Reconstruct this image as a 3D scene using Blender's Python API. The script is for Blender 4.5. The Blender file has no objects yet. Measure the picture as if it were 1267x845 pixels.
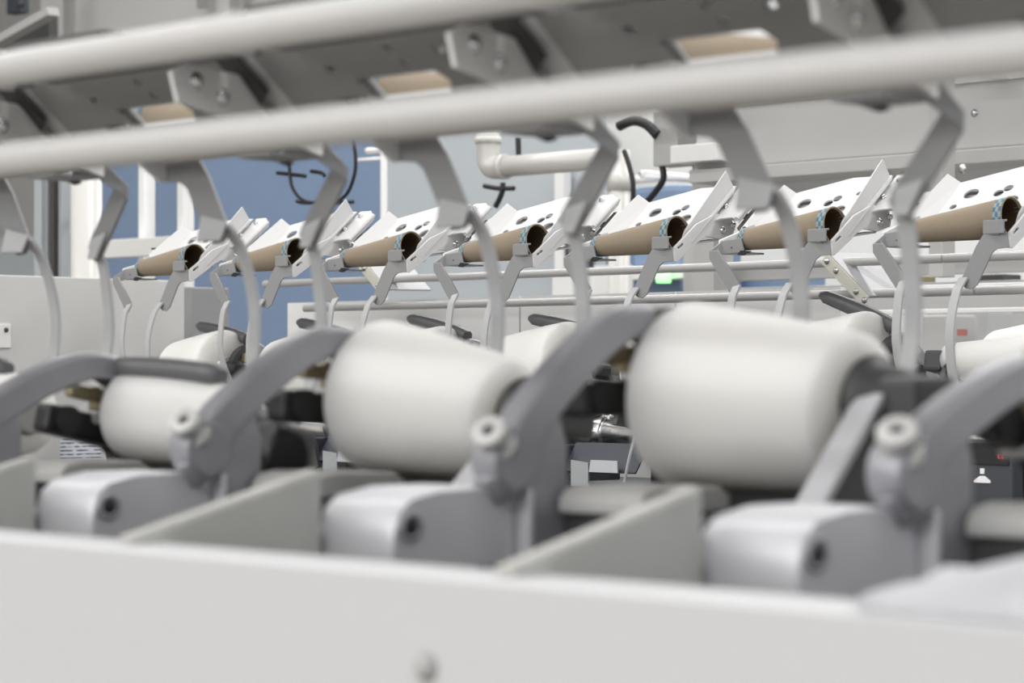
import bpy, bmesh, math, random
from mathutils import Vector, Matrix
from mathutils.geometry import tessellate_polygon
random.seed(7)
PI = math.pi
sc = bpy.context.scene
col = sc.collection

# ------------------------------------------------------------------ camera
HC = 1.2                                   # eye height in metres
FP = 2992.0                                # focal length in pixels of the 1267 px wide picture
TH = math.atan(3033.5 / FP)                # the view is turned about 45 degrees off the machine rows
CO, SI = math.cos(TH), math.sin(TH)
cd = bpy.data.cameras.new('camera')
cam = bpy.data.objects.new('camera', cd); col.objects.link(cam)
cd.sensor_width = 36.0
cd.lens = FP * 36.0 / 1267.0
cd.shift_y = 32.5 / 1267.0
cd.clip_start = 0.05; cd.clip_end = 100
cam.location = (0, 0, HC)
cam.rotation_euler = Vector((-CO, SI, 0)).to_track_quat('-Z', 'Y').to_euler()
cd.dof.use_dof = True
cd.dof.focus_distance = 3.95
cd.dof.aperture_fstop = 8.0
sc.camera = cam

# ------------------------------------------------------------------ light, exposure
w = bpy.data.worlds.new('hall_ambient'); sc.world = w; w.use_nodes = True  # even ambient fill added from all sides, no daylight source
w.node_tree.nodes['Background'].inputs[0].default_value = (0.95, 0.97, 1.0, 1)
w.node_tree.nodes['Background'].inputs[1].default_value = 0.60
sc.view_settings.view_transform = 'Standard'
sc.view_settings.look = 'None'
sc.view_settings.gamma = 1.0
sc.view_settings.use_curve_mapping = False
sc.view_settings.exposure = 0.15
def area(name, loc, sx, sy, power, rot=(0, 0, 0), c=(1, 0.995, 0.99)):
    l = bpy.data.lights.new(name, 'AREA'); l.shape = 'RECTANGLE'; l.size = sx; l.size_y = sy
    l.energy = power; l.color = c
    o = bpy.data.objects.new(name, l); col.objects.link(o); o.location = loc; o.rotation_euler = rot
    return o
CEIL = 4.6
for yy, pw in ((-14.4, 700), (-10.5, 620), (-6.6, 400), (-3.9, 200), (-1.2, 110), (1.6, 130), (4.6, 210), (7.6, 260)):
    area('ceiling_lamp_row', (-3.0, yy, CEIL - .08), 12.0, 0.35, pw)

# ------------------------------------------------------------------ materials
def mat(name, c, rough=0.5, metal=0.0, bump=0.0, bscale=60, var=0.0, spec=0.5, emit=None):
    m = bpy.data.materials.new(name); m.use_nodes = True
    nt = m.node_tree; b = nt.nodes['Principled BSDF']
    b.inputs['Base Color'].default_value = (*c, 1)
    b.inputs['Roughness'].default_value = rough
    b.inputs['Metallic'].default_value = metal
    b.inputs['Specular IOR Level'].default_value = spec
    if var or bump:
        tc = nt.nodes.new('ShaderNodeTexCoord'); no = nt.nodes.new('ShaderNodeTexNoise')
        no.inputs['Scale'].default_value = bscale; no.inputs['Detail'].default_value = 3
        nt.links.new(tc.outputs['Object'], no.inputs['Vector'])
        if var:
            mx = nt.nodes.new('ShaderNodeMix'); mx.data_type = 'RGBA'
            mx.inputs[6].default_value = (*[max(0, v * (1 - var)) for v in c], 1)
            mx.inputs[7].default_value = (*[min(1, v * (1 + var)) for v in c], 1)
            nt.links.new(no.outputs['Fac'], mx.inputs[0]); nt.links.new(mx.outputs[2], b.inputs['Base Color'])
        if bump:
            bp = nt.nodes.new('ShaderNodeBump'); bp.inputs['Strength'].default_value = bump
            bp.inputs['Distance'].default_value = 0.002
            nt.links.new(no.outputs['Fac'], bp.inputs['Height']); nt.links.new(bp.outputs['Normal'], b.inputs['Normal'])
    if emit:
        b.inputs['Emission Color'].default_value = (*emit[0], 1); b.inputs['Emission Strength'].default_value = emit[1]
    return m
M = {}
M['white'] = mat('white_powder_coat', (.80, .80, .79), .42, bump=.05, bscale=400, var=.02)
M['tray'] = mat('tray_white_paint', (.60, .60, .60), .40, var=.02, bscale=90)
M['arm'] = mat('light_grey_paint', (.46, .465, .475), .36, var=.03, bscale=120)
M['hook'] = mat('hook_grey_paint', (.27, .272, .278), .34, var=.03, bscale=120)
M['rail'] = mat('rail_satin_grey', (.50, .495, .49), .27, var=.03, bscale=60)
M['under'] = mat('under_panel_grey', (.27, .27, .265), .5, var=.04, bscale=20)
M['holder'] = mat('holder_arm_paint', (.66, .66, .665), .38, var=.02, bscale=120)
M['cabinet'] = mat('cabinet_paint', (.60, .60, .59), .45, var=.03, bscale=20)
M['panel'] = mat('panel_white_paint', (.545, .55, .565), .45, bump=.04, bscale=300, var=.02)
M['divider'] = mat('divider_grey_paint', (.46, .46, .44), .45, var=.03)
M['cast'] = mat('cast_aluminium', (.31, .31, .335), .36, .35, bump=.25, bscale=500, var=.08)
M['castlight'] = mat('machined_aluminium', (.60, .60, .63), .42, .3, bump=.15, bscale=500, var=.05)
M['castdark'] = mat('dark_cast_metal', (.075, .075, .08), .45, .3, bump=.25, bscale=400, var=.1)
M['black'] = mat('black_plastic', (.012, .012, .014), .45)
M['darkgrey'] = mat('dark_grey_plastic', (.05, .05, .052), .5, var=.1)
M['handle'] = mat('handle_grey_plastic', (.11, .11, .115), .38, var=.08)
M['mech'] = mat('dark_mechanism', (.06, .06, .058), .55, var=.3, bscale=50)
M['knob'] = mat('grey_white_knob', (.52, .52, .51), .4)
M['chrome'] = mat('bright_steel', (.78, .78, .78), .22, 1.0)
M['steel'] = mat('brushed_steel', (.50, .50, .50), .27, 1.0, var=.1, bscale=30)
M['brass'] = mat('brass_part', (.34, .29, .18), .4, .6)
M['core'] = mat('core_tube_grey', (.36, .36, .36), .6)
M['cream'] = mat('cream_paint', (.70, .68, .60), .45, var=.03)
M['pvc'] = mat('white_plastic_pipe', (.60, .59, .565), .3)
M['blue'] = mat('blue_wall_paint', (.19, .265, .40), .55, var=.06, bscale=8)
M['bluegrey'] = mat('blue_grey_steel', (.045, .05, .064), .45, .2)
M['haze'] = mat('pale_wall_paint', (.46, .50, .53), .5, var=.05, bscale=3)
M['wall'] = mat('white_wall_paint', (.66, .67, .68), .6, var=.03, bscale=2)
M['floor'] = mat('warm_grey_floor', (.24, .215, .18), .5, var=.1, bscale=4)
M['ceil'] = mat('ceiling_white', (.74, .74, .73), .7)
M['grey'] = mat('mid_grey_paint', (.42, .42, .41), .5, var=.04, bscale=20)
M['beam'] = mat('pale_grey_beam', (.47, .47, .465), .5, var=.03, bscale=10)
M['alu'] = mat('aluminium_profile', (.42, .44, .46), .4, .5)
M['bright'] = mat('glossy_white_enamel', (.9, .9, .9), .2)
M['film'] = mat('crumpled_white_film', (.82, .83, .86), .12, bump=.5, bscale=60)
M['case'] = mat('charcoal_display_case', (.05, .056, .068), .4)
M['green'] = mat('green_signal', (.3, .8, .3), .4, emit=((.35, 1, .35), 1.6))
M['red'] = mat('red_digits', (.6, .02, .04), .4, emit=((1, .03, .06), .45))
M['redprint'] = mat('faded_red_print', (.42, .16, .14), .6)
M['yellow'] = mat('yellow_green_tag', (.62, .66, .12), .5)
M['orange'] = mat('orange_mark', (.8, .35, .1), .5)

def yarn_mat():
    m = mat('white_yarn', (.77, .765, .74), .75, spec=.25)
    nt = m.node_tree; b = nt.nodes['Principled BSDF']
    b.inputs['Subsurface Weight'].default_value = 1.0; b.inputs['Subsurface Radius'].default_value = (1, .97, .88); b.inputs['Subsurface Scale'].default_value = .06
    tc = nt.nodes.new('ShaderNodeTexCoord'); wv = nt.nodes.new('ShaderNodeTexWave')
    wv.inputs['Scale'].default_value = 90; wv.inputs['Distortion'].default_value = 2.0
    wv.bands_direction = 'DIAGONAL'
    bp = nt.nodes.new('ShaderNodeBump'); bp.inputs['Strength'].default_value = .12; bp.inputs['Distance'].default_value = .001
    nt.links.new(tc.outputs['Object'], wv.inputs['Vector']); nt.links.new(wv.outputs['Fac'], bp.inputs['Height'])
    nt.links.new(bp.outputs['Normal'], b.inputs['Normal'])
    return m
M['yarn'] = yarn_mat()
def card_mat():
    m = mat('brown_cardboard', (.32, .25, .175), .8, spec=.15)
    nt = m.node_tree; b = nt.nodes['Principled BSDF']
    tc = nt.nodes.new('ShaderNodeTexCoord'); mp = nt.nodes.new('ShaderNodeMapping')
    mp.inputs['Scale'].default_value = (60, 350, 350)
    no = nt.nodes.new('ShaderNodeTexNoise'); no.inputs['Scale'].default_value = 3; no.inputs['Detail'].default_value = 4
    mx = nt.nodes.new('ShaderNodeMix'); mx.data_type = 'RGBA'
    mx.inputs[6].default_value = (.245, .20, .148, 1); mx.inputs[7].default_value = (.34, .285, .215, 1)
    nt.links.new(tc.outputs['Object'], mp.inputs['Vector']); nt.links.new(mp.outputs['Vector'], no.inputs['Vector'])
    nt.links.new(no.outputs['Fac'], mx.inputs[0]); nt.links.new(mx.outputs[2], b.inputs['Base Color'])
    return m
M['card'] = card_mat()
M['card_shaded'] = mat('cardboard_inner_shade', (.10, .07, .042), .9, spec=.05)  # inner brown darkened to stand for the shade inside the tube
def band_mat():                             # printed blue chequer band (flat print)
    m = mat('blue_chequer_print', (.1, .3, .5), .7, spec=.2)
    nt = m.node_tree; b = nt.nodes['Principled BSDF']
    uv = nt.nodes.new('ShaderNodeTexCoord'); ck = nt.nodes.new('ShaderNodeTexChecker')
    mp = nt.nodes.new('ShaderNodeMapping'); mp.inputs['Scale'].default_value = (24, 3, 1)
    ck.inputs['Scale'].default_value = 1.0
    ck.inputs['Color1'].default_value = (.085, .19, .28, 1); ck.inputs['Color2'].default_value = (.31, .34, .32, 1)
    nt.links.new(uv.outputs['UV'], mp.inputs['Vector']); nt.links.new(mp.outputs['Vector'], ck.inputs['Vector'])
    nt.links.new(ck.outputs['Color'], b.inputs['Base Color'])
    return m
M['band'] = band_mat()
def print_mat():                            # small unreadable printed lines on a data label
    m = mat('printed_label', (.7, .72, .76), .5)
    nt = m.node_tree; b = nt.nodes['Principled BSDF']
    tc = nt.nodes.new('ShaderNodeTexCoord'); wv = nt.nodes.new('ShaderNodeTexWave'); wv.bands_direction = 'Z'
    wv.inputs['Scale'].default_value = 38; wv.inputs['Distortion'].default_value = .5
    no = nt.nodes.new('ShaderNodeTexNoise'); no.inputs['Scale'].default_value = 60
    ml = nt.nodes.new('ShaderNodeMath'); ml.operation = 'MULTIPLY'
    cr = nt.nodes.new('ShaderNodeValToRGB'); cr.color_ramp.elements[0].position = .36; cr.color_ramp.elements[1].position = .44
    cr.color_ramp.elements[0].color = (.70, .72, .78, 1); cr.color_ramp.elements[1].color = (.10, .11, .15, 1)
    nt.links.new(tc.outputs['Object'], wv.inputs['Vector']); nt.links.new(tc.outputs['Object'], no.inputs['Vector'])
    nt.links.new(wv.outputs['Fac'], ml.inputs[0]); nt.links.new(no.outputs['Fac'], ml.inputs[1])
    nt.links.new(ml.outputs[0], cr.inputs['Fac']); nt.links.new(cr.outputs['Color'], b.inputs['Base Color'])
    return m
M['print'] = print_mat()

# ------------------------------------------------------------------ mesh helpers
V = Vector
def at(px, py, y):                          # the point of the hall seen at a picture position, at depth y across the aisle
    k = (px - 633.5) / FP
    x = y * (k * SI - CO) / (SI + k * CO); z = -x * CO + y * SI
    return V((x, y, HC + (455 - py) * z / FP))
def bxc(bm, c, s, rot=None, bev=0.0):       # box by centre and size
    r = bmesh.ops.create_cube(bm, size=1.0)
    vs = r['verts']
    bmesh.ops.scale(bm, vec=V(s), verts=vs)
    if bev:
        es = list({e for v in vs for e in v.link_edges})
        rb = bmesh.ops.bevel(bm, geom=es, offset=bev, segments=2, affect='EDGES', profile=.6)
        vs = list({v for f in rb['faces'] for v in f.verts} | {v for v in vs if v.is_valid})
    mtx = Matrix.Translation(V(c)) @ (rot.to_4x4() if rot else Matrix())
    bmesh.ops.transform(bm, matrix=mtx, verts=vs)
    return vs
def bx(bm, a, b, bev=0.0):                  # box by two corners
    a, b = V(a), V(b)
    return bxc(bm, (a + b) / 2, [max(abs(v), 1e-4) for v in (b - a)], None, bev)
def plate(bm, outer, t, O, U, W, holes=()):  # flat outline in the plane O + u*U + w*W, thickness t, with real holes
    O, U, W = V(O), V(U).normalized(), V(W).normalized(); N = U.cross(W).normalized()
    loops = [list(outer)] + [list(h) for h in holes]
    flat = [p for lp in loops for p in lp]
    tris = tessellate_polygon([[V((p[0], p[1], 0)) for p in lp] for lp in loops])
    A = [bm.verts.new(O + U * p[0] + W * p[1] + N * t / 2) for p in flat]
    B = [bm.verts.new(O + U * p[0] + W * p[1] - N * t / 2) for p in flat]
    for a, b, c in tris:
        try:
            bm.faces.new((A[a], A[b], A[c])); bm.faces.new((B[c], B[b], B[a]))
        except ValueError: pass
    i0 = 0
    for lp in loops:
        n = len(lp)
        for i in range(n):
            j = (i + 1) % n
            bm.faces.new((A[i0 + i], B[i0 + i], B[i0 + j], A[i0 + j]))
        i0 += n
def slab(bm, pts, t, nrm=None):             # nearly flat outline of 3D points made a plate
    pts = [V(p) for p in pts]
    n = V((0, 0, 0))
    for i in range(len(pts)):
        n += pts[i].cross(pts[(i + 1) % len(pts)])
    n = V(nrm) if nrm else n
    n = n.normalized()
    A = [bm.verts.new(p + n * t / 2) for p in pts]; B = [bm.verts.new(p - n * t / 2) for p in pts]
    bm.faces.new(A); bm.faces.new(B[::-1])
    for i in range(len(pts)):
        j = (i + 1) % len(pts); bm.faces.new((A[j], A[i], B[i], B[j]))
def frame_for(d):
    d = d.normalized(); u = V((0, 0, 1)) if abs(d.z) < .9 else V((1, 0, 0))
    a = d.cross(u).normalized(); b = d.cross(a).normalized()
    return a, b
def lathe(bm, prof, O, D, n=24, cap=True, uv=None):   # prof: (along, radius)
    O, D = V(O), V(D).normalized(); a, b = frame_for(D)
    rings = []
    for s, r in prof:
        rings.append([bm.verts.new(O + D * s + (a * math.cos(2 * PI * i / n) + b * math.sin(2 * PI * i / n)) * max(r, 1e-5)) for i in range(n)])
    L = bm.loops.layers.uv.verify() if uv else None
    for k in range(len(rings) - 1):
        for i in range(n):
            j = (i + 1) % n
            f = bm.faces.new((rings[k][i], rings[k][j], rings[k + 1][j], rings[k + 1][i])); f.smooth = True
            if uv:
                for lp, (u_, v_) in zip(f.loops, ((i / n, k), (i / n + 1 / n, k), (i / n + 1 / n, k + 1), (i / n, k + 1))):
                    lp[L].uv = (u_, v_ / (len(rings) - 1))
    if cap:
        for rg, s in ((rings[0], -1), (rings[-1], 1)):
            try: bm.faces.new(rg[::-1] if s < 0 else rg)
            except ValueError: pass
def cyl(bm, p, q, r, n=20, r2=None):
    p, q = V(p), V(q); lathe(bm, [(0, r), ((q - p).length, r if r2 is None else r2)], p, q - p, n)
def smooth_path(pts, seg=6):
    pts = [V(p) for p in pts]; out = []
    for i in range(len(pts) - 1):
        p0, p1, p2, p3 = pts[max(i - 1, 0)], pts[i], pts[i + 1], pts[min(i + 2, len(pts) - 1)]
        for k in range(seg):
            t = k / seg
            out.append(.5 * ((2 * p1) + (p2 - p0) * t + (2 * p0 - 5 * p1 + 4 * p2 - p3) * t * t + (3 * p1 - p0 - 3 * p2 + p3) * t ** 3))
    return out + [pts[-1]]
def tube(bm, pts, r, n=10, seg=6):
    P = smooth_path(pts, seg) if seg else [V(p) for p in pts]
    rings = []; a = None
    for i, p in enumerate(P):
        d = (P[min(i + 1, len(P) - 1)] - P[max(i - 1, 0)]).normalized()
        if a is None: a, _ = frame_for(d)
        a = (a - d * a.dot(d)).normalized(); b = d.cross(a)
        rings.append([bm.verts.new(p + (a * math.cos(2 * PI * k / n) + b * math.sin(2 * PI * k / n)) * r) for k in range(n)])
    for k in range(len(rings) - 1):
        for i in range(n):
            j = (i + 1) % n; f = bm.faces.new((rings[k][i], rings[k][j], rings[k + 1][j], rings[k + 1][i])); f.smooth = True
    bm.faces.new(rings[0][::-1]); bm.faces.new(rings[-1])
def ribbon(bm, pts, wdir, wid, t, seg=5, taper=1.0):   # flat bar swept along a path; wdir is the direction of its width
    P = smooth_path(pts, seg) if seg else [V(p) for p in pts]
    W = V(wdir).normalized(); R = []
    for i, p in enumerate(P):
        d = (P[min(i + 1, len(P) - 1)] - P[max(i - 1, 0)]).normalized()
        n = d.cross(W).normalized(); ww = W * wid * (1 + (taper - 1) * i / (len(P) - 1)) / 2
        R.append([bm.verts.new(p + s * ww + q * n * t / 2) for s, q in ((-1, -1), (1, -1), (1, 1), (-1, 1))])
    for k in range(len(R) - 1):
        for i in range(4):
            j = (i + 1) % 4; bm.faces.new((R[k][i], R[k][j], R[k + 1][j], R[k + 1][i]))
    bm.faces.new(R[0][::-1]); bm.faces.new(R[-1])
def ell(cx, cy, rx, ry=None, n=16):
    ry = ry or rx
    return [(cx + rx * math.cos(2 * PI * i / n), cy + ry * math.sin(2 * PI * i / n)) for i in range(n)]
def mesh(name, fn, m, bev=0.0, shift=None):
    bm = bmesh.new(); fn(bm)
    if shift is not None: bmesh.ops.translate(bm, vec=-V(shift), verts=bm.verts)
    bmesh.ops.recalc_face_normals(bm, faces=bm.faces)
    me = bpy.data.meshes.new(name); bm.to_mesh(me); bm.free()
    me.materials.append(M[m] if isinstance(m, str) else m)
    me['bev'] = bev
    return me
def place(name, me, parent=None):
    o = bpy.data.objects.new(name, me); col.objects.link(o)
    if parent: o.parent = parent
    b = me.get('bev', 0.0)
    if b:
        md = o.modifiers.new('rounded', 'BEVEL'); md.width = b; md.segments = 2; md.limit_method = 'ANGLE'; md.angle_limit = .6
    return o
def tag(o, label, cat=None, group=None):
    o['label'] = label
    if cat: o['category'] = cat
    if group: o['group'] = group
    return o
def solo(name, fn, m, label, cat, group=None, bev=0.0, org=None):
    """a thing that is one mesh, its origin at org"""
    me = mesh(name, fn, m, bev, org)
    o = place(name, me)
    if org is not None: o.location = org
    return tag(o, label, cat, group)
def empty(name, loc, rz=0.0):
    o = bpy.data.objects.new(name, None); col.objects.link(o); o.location = loc; o.rotation_euler = (0, 0, rz)
    o.empty_display_size = .03
    return o
def part(name, fn, m, root, bev=0.0, label=None, org=None):
    """a part of root; its shape is given in world coordinates and root is unrotated"""
    o = place(name, mesh(name, fn, m, bev, org if org is not None else root.location), root)
    if label: o['label'] = label
    return o
def struct(name, fn, m):
    o = place(name, mesh(name, fn, m)); o['kind'] = 'structure'; return o

# ------------------------------------------------------------------ the hall
struct('floor', lambda b: bx(b, (-13, -16, -.1), (5, 11, 0)), 'floor')
struct('ceiling', lambda b: bx(b, (-13, -16, CEIL), (5, 11, CEIL + .1)), 'ceil')
struct('wall_back', lambda b: bx(b, (-13, 10.9, 0), (5, 11, CEIL)), 'wall')
struct('wall_left', lambda b: bx(b, (-13, -16, 0), (-12.9, 11, CEIL)), 'wall')

# ------------------------------------------------------------------ one winding position, in its own frame
# x along the row, y away from the aisle's centre line, z above the eye height; both rows use the same
# shapes, the near row turned by 180 degrees so that it is seen from behind.
PITCH = .32; YC = 2.19; X0 = -2.60418; XS = -3.7646
DXN, DXF = V((.062, 0, 0)), V((.147, 0, 0))                      # offset of the winding parts along the row
TRAY_S = .824                                # slope of the tray
def tz(y): return .3057 - TRAY_S * (.98 - y)  # height of the tray plane
TU = V((1, 0, 0)); TW = V((0, 1, TRAY_S)).normalized()
TO = V((0, .98, .3057)); KK = math.hypot(1, TRAY_S)
def tp(x, y): return (x, (y - .98) * KK)     # tray-plane coordinates of the point above (x, y)
def f_tray(b):
    out = [tp(-.163, .862), tp(-.163, .9545), tp(-.0675, .98), tp(.010, .98), tp(.010, .862)]
    holes = [ell(*tp(-.128, .930), .0125), ell(*tp(-.078, .928), .0085), ell(*tp(-.066, .937), .0080),
             ell(*tp(-.046, .912), .0120), ell(*tp(-.144, .905), .006), ell(*tp(-.03, .945), .005),
             [tp(-.040, .874), tp(-.040, .891), tp(-.130, .891), tp(-.136, .8825), tp(-.130, .874)]]
    plate(b, out, .003, TO, TU, TW, holes)
UX = [.006]
def f_under(b):                              # grey panel below the tray, with its own holes and slot
    O = TO + V((0, 0, -.013))
    plate(b, [tp(-.232, .862), tp(-.232, .945), tp(UX[0], .945), tp(UX[0], .862)], .003, O, TU, TW,
          [[tp(-.038, .885), tp(-.038, .905), tp(-.128, .905), tp(-.137, .895), tp(-.128, .885)], ell(*tp(-.020, .915), .005), ell(*tp(-.100, .925), .005),
           ell(*tp(-.105, .913), .004), ell(*tp(-.150, .92), .0055), ell(*tp(-.19, .915), .004), [tp(-.002, .884), tp(-.002, .891), tp(-.030, .891), tp(-.030, .884)]])
def f_wing(b):
    slab(b, [(-.163, .862, .2085), (-.163, .9545, .2847), (-.187, .952, .3000), (-.1985, .872, .2370), (-.19, .862, .222)], .003)
def f_ledge(b):
    O = TO + V((0, 0, -.004))
    if UX[0] > .01:                          # near row: a plain full ledge
        plate(b, [tp(-.305, .865), tp(-.305, .985), tp(-.274, .985), tp(-.225, .962), tp(-.225, .865)], .003, O, TU, TW)
    else: plate(b, [tp(*q) for q in ((-.305, .907), (-.29, .9135), (-.267, .915), (-.25, .908), (-.243, .902), (-.243, .965), (-.274, .985), (-.305, .985))], .003, O, TU, TW)
    plate(b, [tp(*q) for q in ((-.226, .888), (-.213, .876), (-.200, .862), (-.196, .945), (-.226, .945))], .003, O, TU, TW)
    p0 = V((-.247, .903, tz(.903) + .002)); p1 = V((-.247, .966, tz(.966) + .002))
    cyl(b, p0, p1, .005, 10)
def f_slot(b):
    O = TO + V((0, 0, -.014))
    plate(b, [tp(-.246, .903), tp(-.246, .955), tp(-.220, .955), tp(-.220, .89)], .004, O, TU, TW)
def f_flange(b):
    plate(b, [(.826, .193), (.842, .226), (.948, .3300), (.966, .3060), (.966, .286), (.850, .196)], .003, (.0125, 0, 0), (0, 1, 0), (0, 0, 1))
def f_flange_lip(b):
    ribbon(b, [(.017, .85, .206), (.017, .962, .300)], (1, 0, 0), .010, .003, 0)
def f_arm(b):
    out = [(.8235, .1965), (.8442, .2111), (.8797, .2372), (.9285, .2565), (.964, .2532), (.980, .2420), (.9751, .2236), (.9413, .214),
           (.9029, .2173), (.8818, .2063), (.8734, .1997), (.8297, .173), (.823, .173)]
    out = [(p[0] - .017, p[1]) for p in out]
    a = V((.8297 + .003 - .017, .1918 + .003)); d = V((.0166, .0106)).normalized(); n = V((-d.y, d.x)); L = .014; r = .0022
    slot = [a + n * r, a - n * r, a - n * r + d * L, a + d * (L + .002), a + n * r + d * L]
    plate(b, out, .0045, (.019, 0, 0), (0, 1, 0), (0, 0, 1), [[(p.x, p.y) for p in slot]])
def f_arm_lip(b):
    slab(b, [(.019, .867, .206), (.019, .923, .2135), (-.004, .923, .2135), (-.004, .867, .206)], .003)
HSH = [V((0, 0, 0))]                         # the near row's hooks sit a little further along and lower
def hp(L): return [V(p) + HSH[0] for p in L]
def f_hook_a_plate(b):
    P = [(.0161, .8056, .1966), (-.0111, .7969, .1967), (-.0168, .795, .1939), (-.0271, .7917, .1777), (-.0478, .7851, .1298), (-.0478, .7851, .1227),
         (-.042, .787, .1156), (-.0328, .7899, .1142), (-.0248, .7925, .1212), (-.0043, .799, .1666), (.0025, .8012, .1723), (.0205, .807, .1742)]
    slab(b, P, .004)
def f_hook_a_strip(b):
    ribbon(b, list([(-.0445, .786, .131), (-.0455, .778, .122), (-.0465, .770, .110), (-.047, .758, .0763), (-.047, .7535, .041), (-.047, .758, .0), (-.047, .768, -.035)]), (1, -.1, 0), .0155, .004)
def f_hook_b_plate(b):
    slab(b, hp([(-.206, .785, .187), (-.188, .785, .1868), (-.1455, .785, .1345), (-.1450, .785, .125), (-.155, .785, .1135), (-.160, .785, .1135), (-.2055, .785, .1735)]), .004)
def f_bend_a(b):                             # turned-out foot of the plate, an added paler slab imitating a glint
    slab(b, [(-.0215, .796, .141), (-.0485, .7875, .134), (-.0485, .796, .1165), (-.0245, .804, .1165)], .003)
def f_bend_b(b):  # same added pale glint slab for the other hook
    slab(b, hp([(-.176, .788, .142), (-.1510, .788, .136), (-.1525, .793, .1165), (-.165, .793, .1165)]), .003)
def f_hook_b_link(b):
    slab(b, [V((-.204, .81, .2017))] + hp([(-.206, .785, .187), (-.2045, .785, .1745)]) + [V((-.198, .81, .1824))], .004)
def f_hook_b_strip(b):
    ribbon(b, hp([(-.150, .786, .131), (-.1503, .780, .121), (-.1505, .774, .110), (-.1506, .7686, .078), (-.1506, .7666, .042), (-.1506, .775, .006), (-.1506, .793, -.03), (-.1506, .803, -.048)]), (1, -.1, 0), .0155, .004)
RA0, RAD = V((-.251, 1.008, 0)), V((.045, -.198, 0))
def f_rear_arm(b):
    L = RAD.length
    out = [((1.008 - y) / .198 * L, z) for y, z in ((1.008, .236), (.99, .2445), (.925, .2425), (.88, .222), (.81, .205), (.81, .184), (.88, .196), (.92, .203), (1.0, .213))]
    plate(b, out, .004, RA0, RAD, (0, 0, 1))
def rear_bolt(y, z):
    t = (1.008 - y) / .198; p = RA0 + RAD * t + V((0, 0, z)); n = V((-RAD.y, RAD.x, 0)).normalized() * -1
    return bolt_at(p - V((.002, 0, 0)), n if n.x < 0 else -n, .0055)
def f_end_plate(b):
    slab(b, [(-.204, .81, .2025), (-.1610, .81, .2055), (-.1550, .81, .1840), (-.198, .81, .1820)], .003)
    slab(b, [(-.204, .81, .2025), (-.1610, .81, .2055), (-.1610, .822, .2060), (-.204, .822, .2030)], .002)
    slab(b, [(-.198, .81, .183), (-.155, .81, .183), (-.155, .86, .183), (-.198, .86, .183)], .003)
def f_end_fork(b):                           # small bright clips that grip the narrow cone end
    slab(b, [(-.185, .835, .222), (-.170, .855, .230), (-.168, .850, .212), (-.186, .83, .207)], .003)
    slab(b, [(-.198, .86, .215), (-.178, .87, .222), (-.176, .86, .207), (-.197, .85, .200)], .003)
def f_end_clip(b):
    slab(b, [(-.160, .808, .187), (-.139, .808, .185), (-.157, .808, .1785), (-.167, .808, .180)], .004)
def f_pin(b): cyl(b, (-.180, .8075, .192), (-.180, .8105, .192), .0013, 8)
def f_tab(b):
    ribbon(b, [(.0165, .795, .186), (.0165, .795, .205), (.0165, .7965, .2118), (.0165, .801, .2135)], (1, 0, 0), .033, .003, 0) if False else None
    slab(b, [(-.0172, .795, .1945), (.0182, .795, .1945), (.0182, .795, .2125), (-.0172, .795, .2125)], .003)
    slab(b, [(-.0172, .794, .2125), (.0182, .794, .2125), (.0182, .803, .2135), (-.0172, .803, .2135)], .003)
    slab(b, [(-.0120, .795, .1945), (.0082, .795, .1945), (.0082, .823, .190), (-.0120, .823, .190)], .003)
def f_house(b):                              # dark drive housing under the upper part of the tray
    slab(b, [(-.29, .945, .254), (-.29, 1.03, .256), (.0, 1.03, .256), (.0, .945, .254)], .004)
    bx(b, (-.19, .99, .258), (-.05, 1.03, .275), .004)
    bx(b, (-.12, 1.03, .250), (-.085, 1.042, .268), .003); bx(b, (-.17, 1.03, .245), (-.14, 1.04, .262), .003)
    cyl(b, (-.27, 1.005, .266), (-.01, 1.005, .266), .007, 10)
    cyl(b, (-.075, 1.03, .258), (-.075, 1.05, .258), .007, 10)
def f_house_tab(b): bx(b, (-.052, 1.02, .236), (-.046, 1.045, .270), .001)
def bolt_at(p, d, r=.0048):
    def f(b):
        p_, d_ = V(p), V(d).normalized()
        lathe(b, [(0, r * 1.35), (.0012, r * 1.35), (.0013, r), (.0035, r), (.0048, r * .8), (.0055, r * .4), (.0056, 0)], p_, d_, 12)
    return f
P0 = V((-.09, .92, .2))                      # base point of the tray thing
TN = V((0, -TRAY_S, 1)).normalized()
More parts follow.
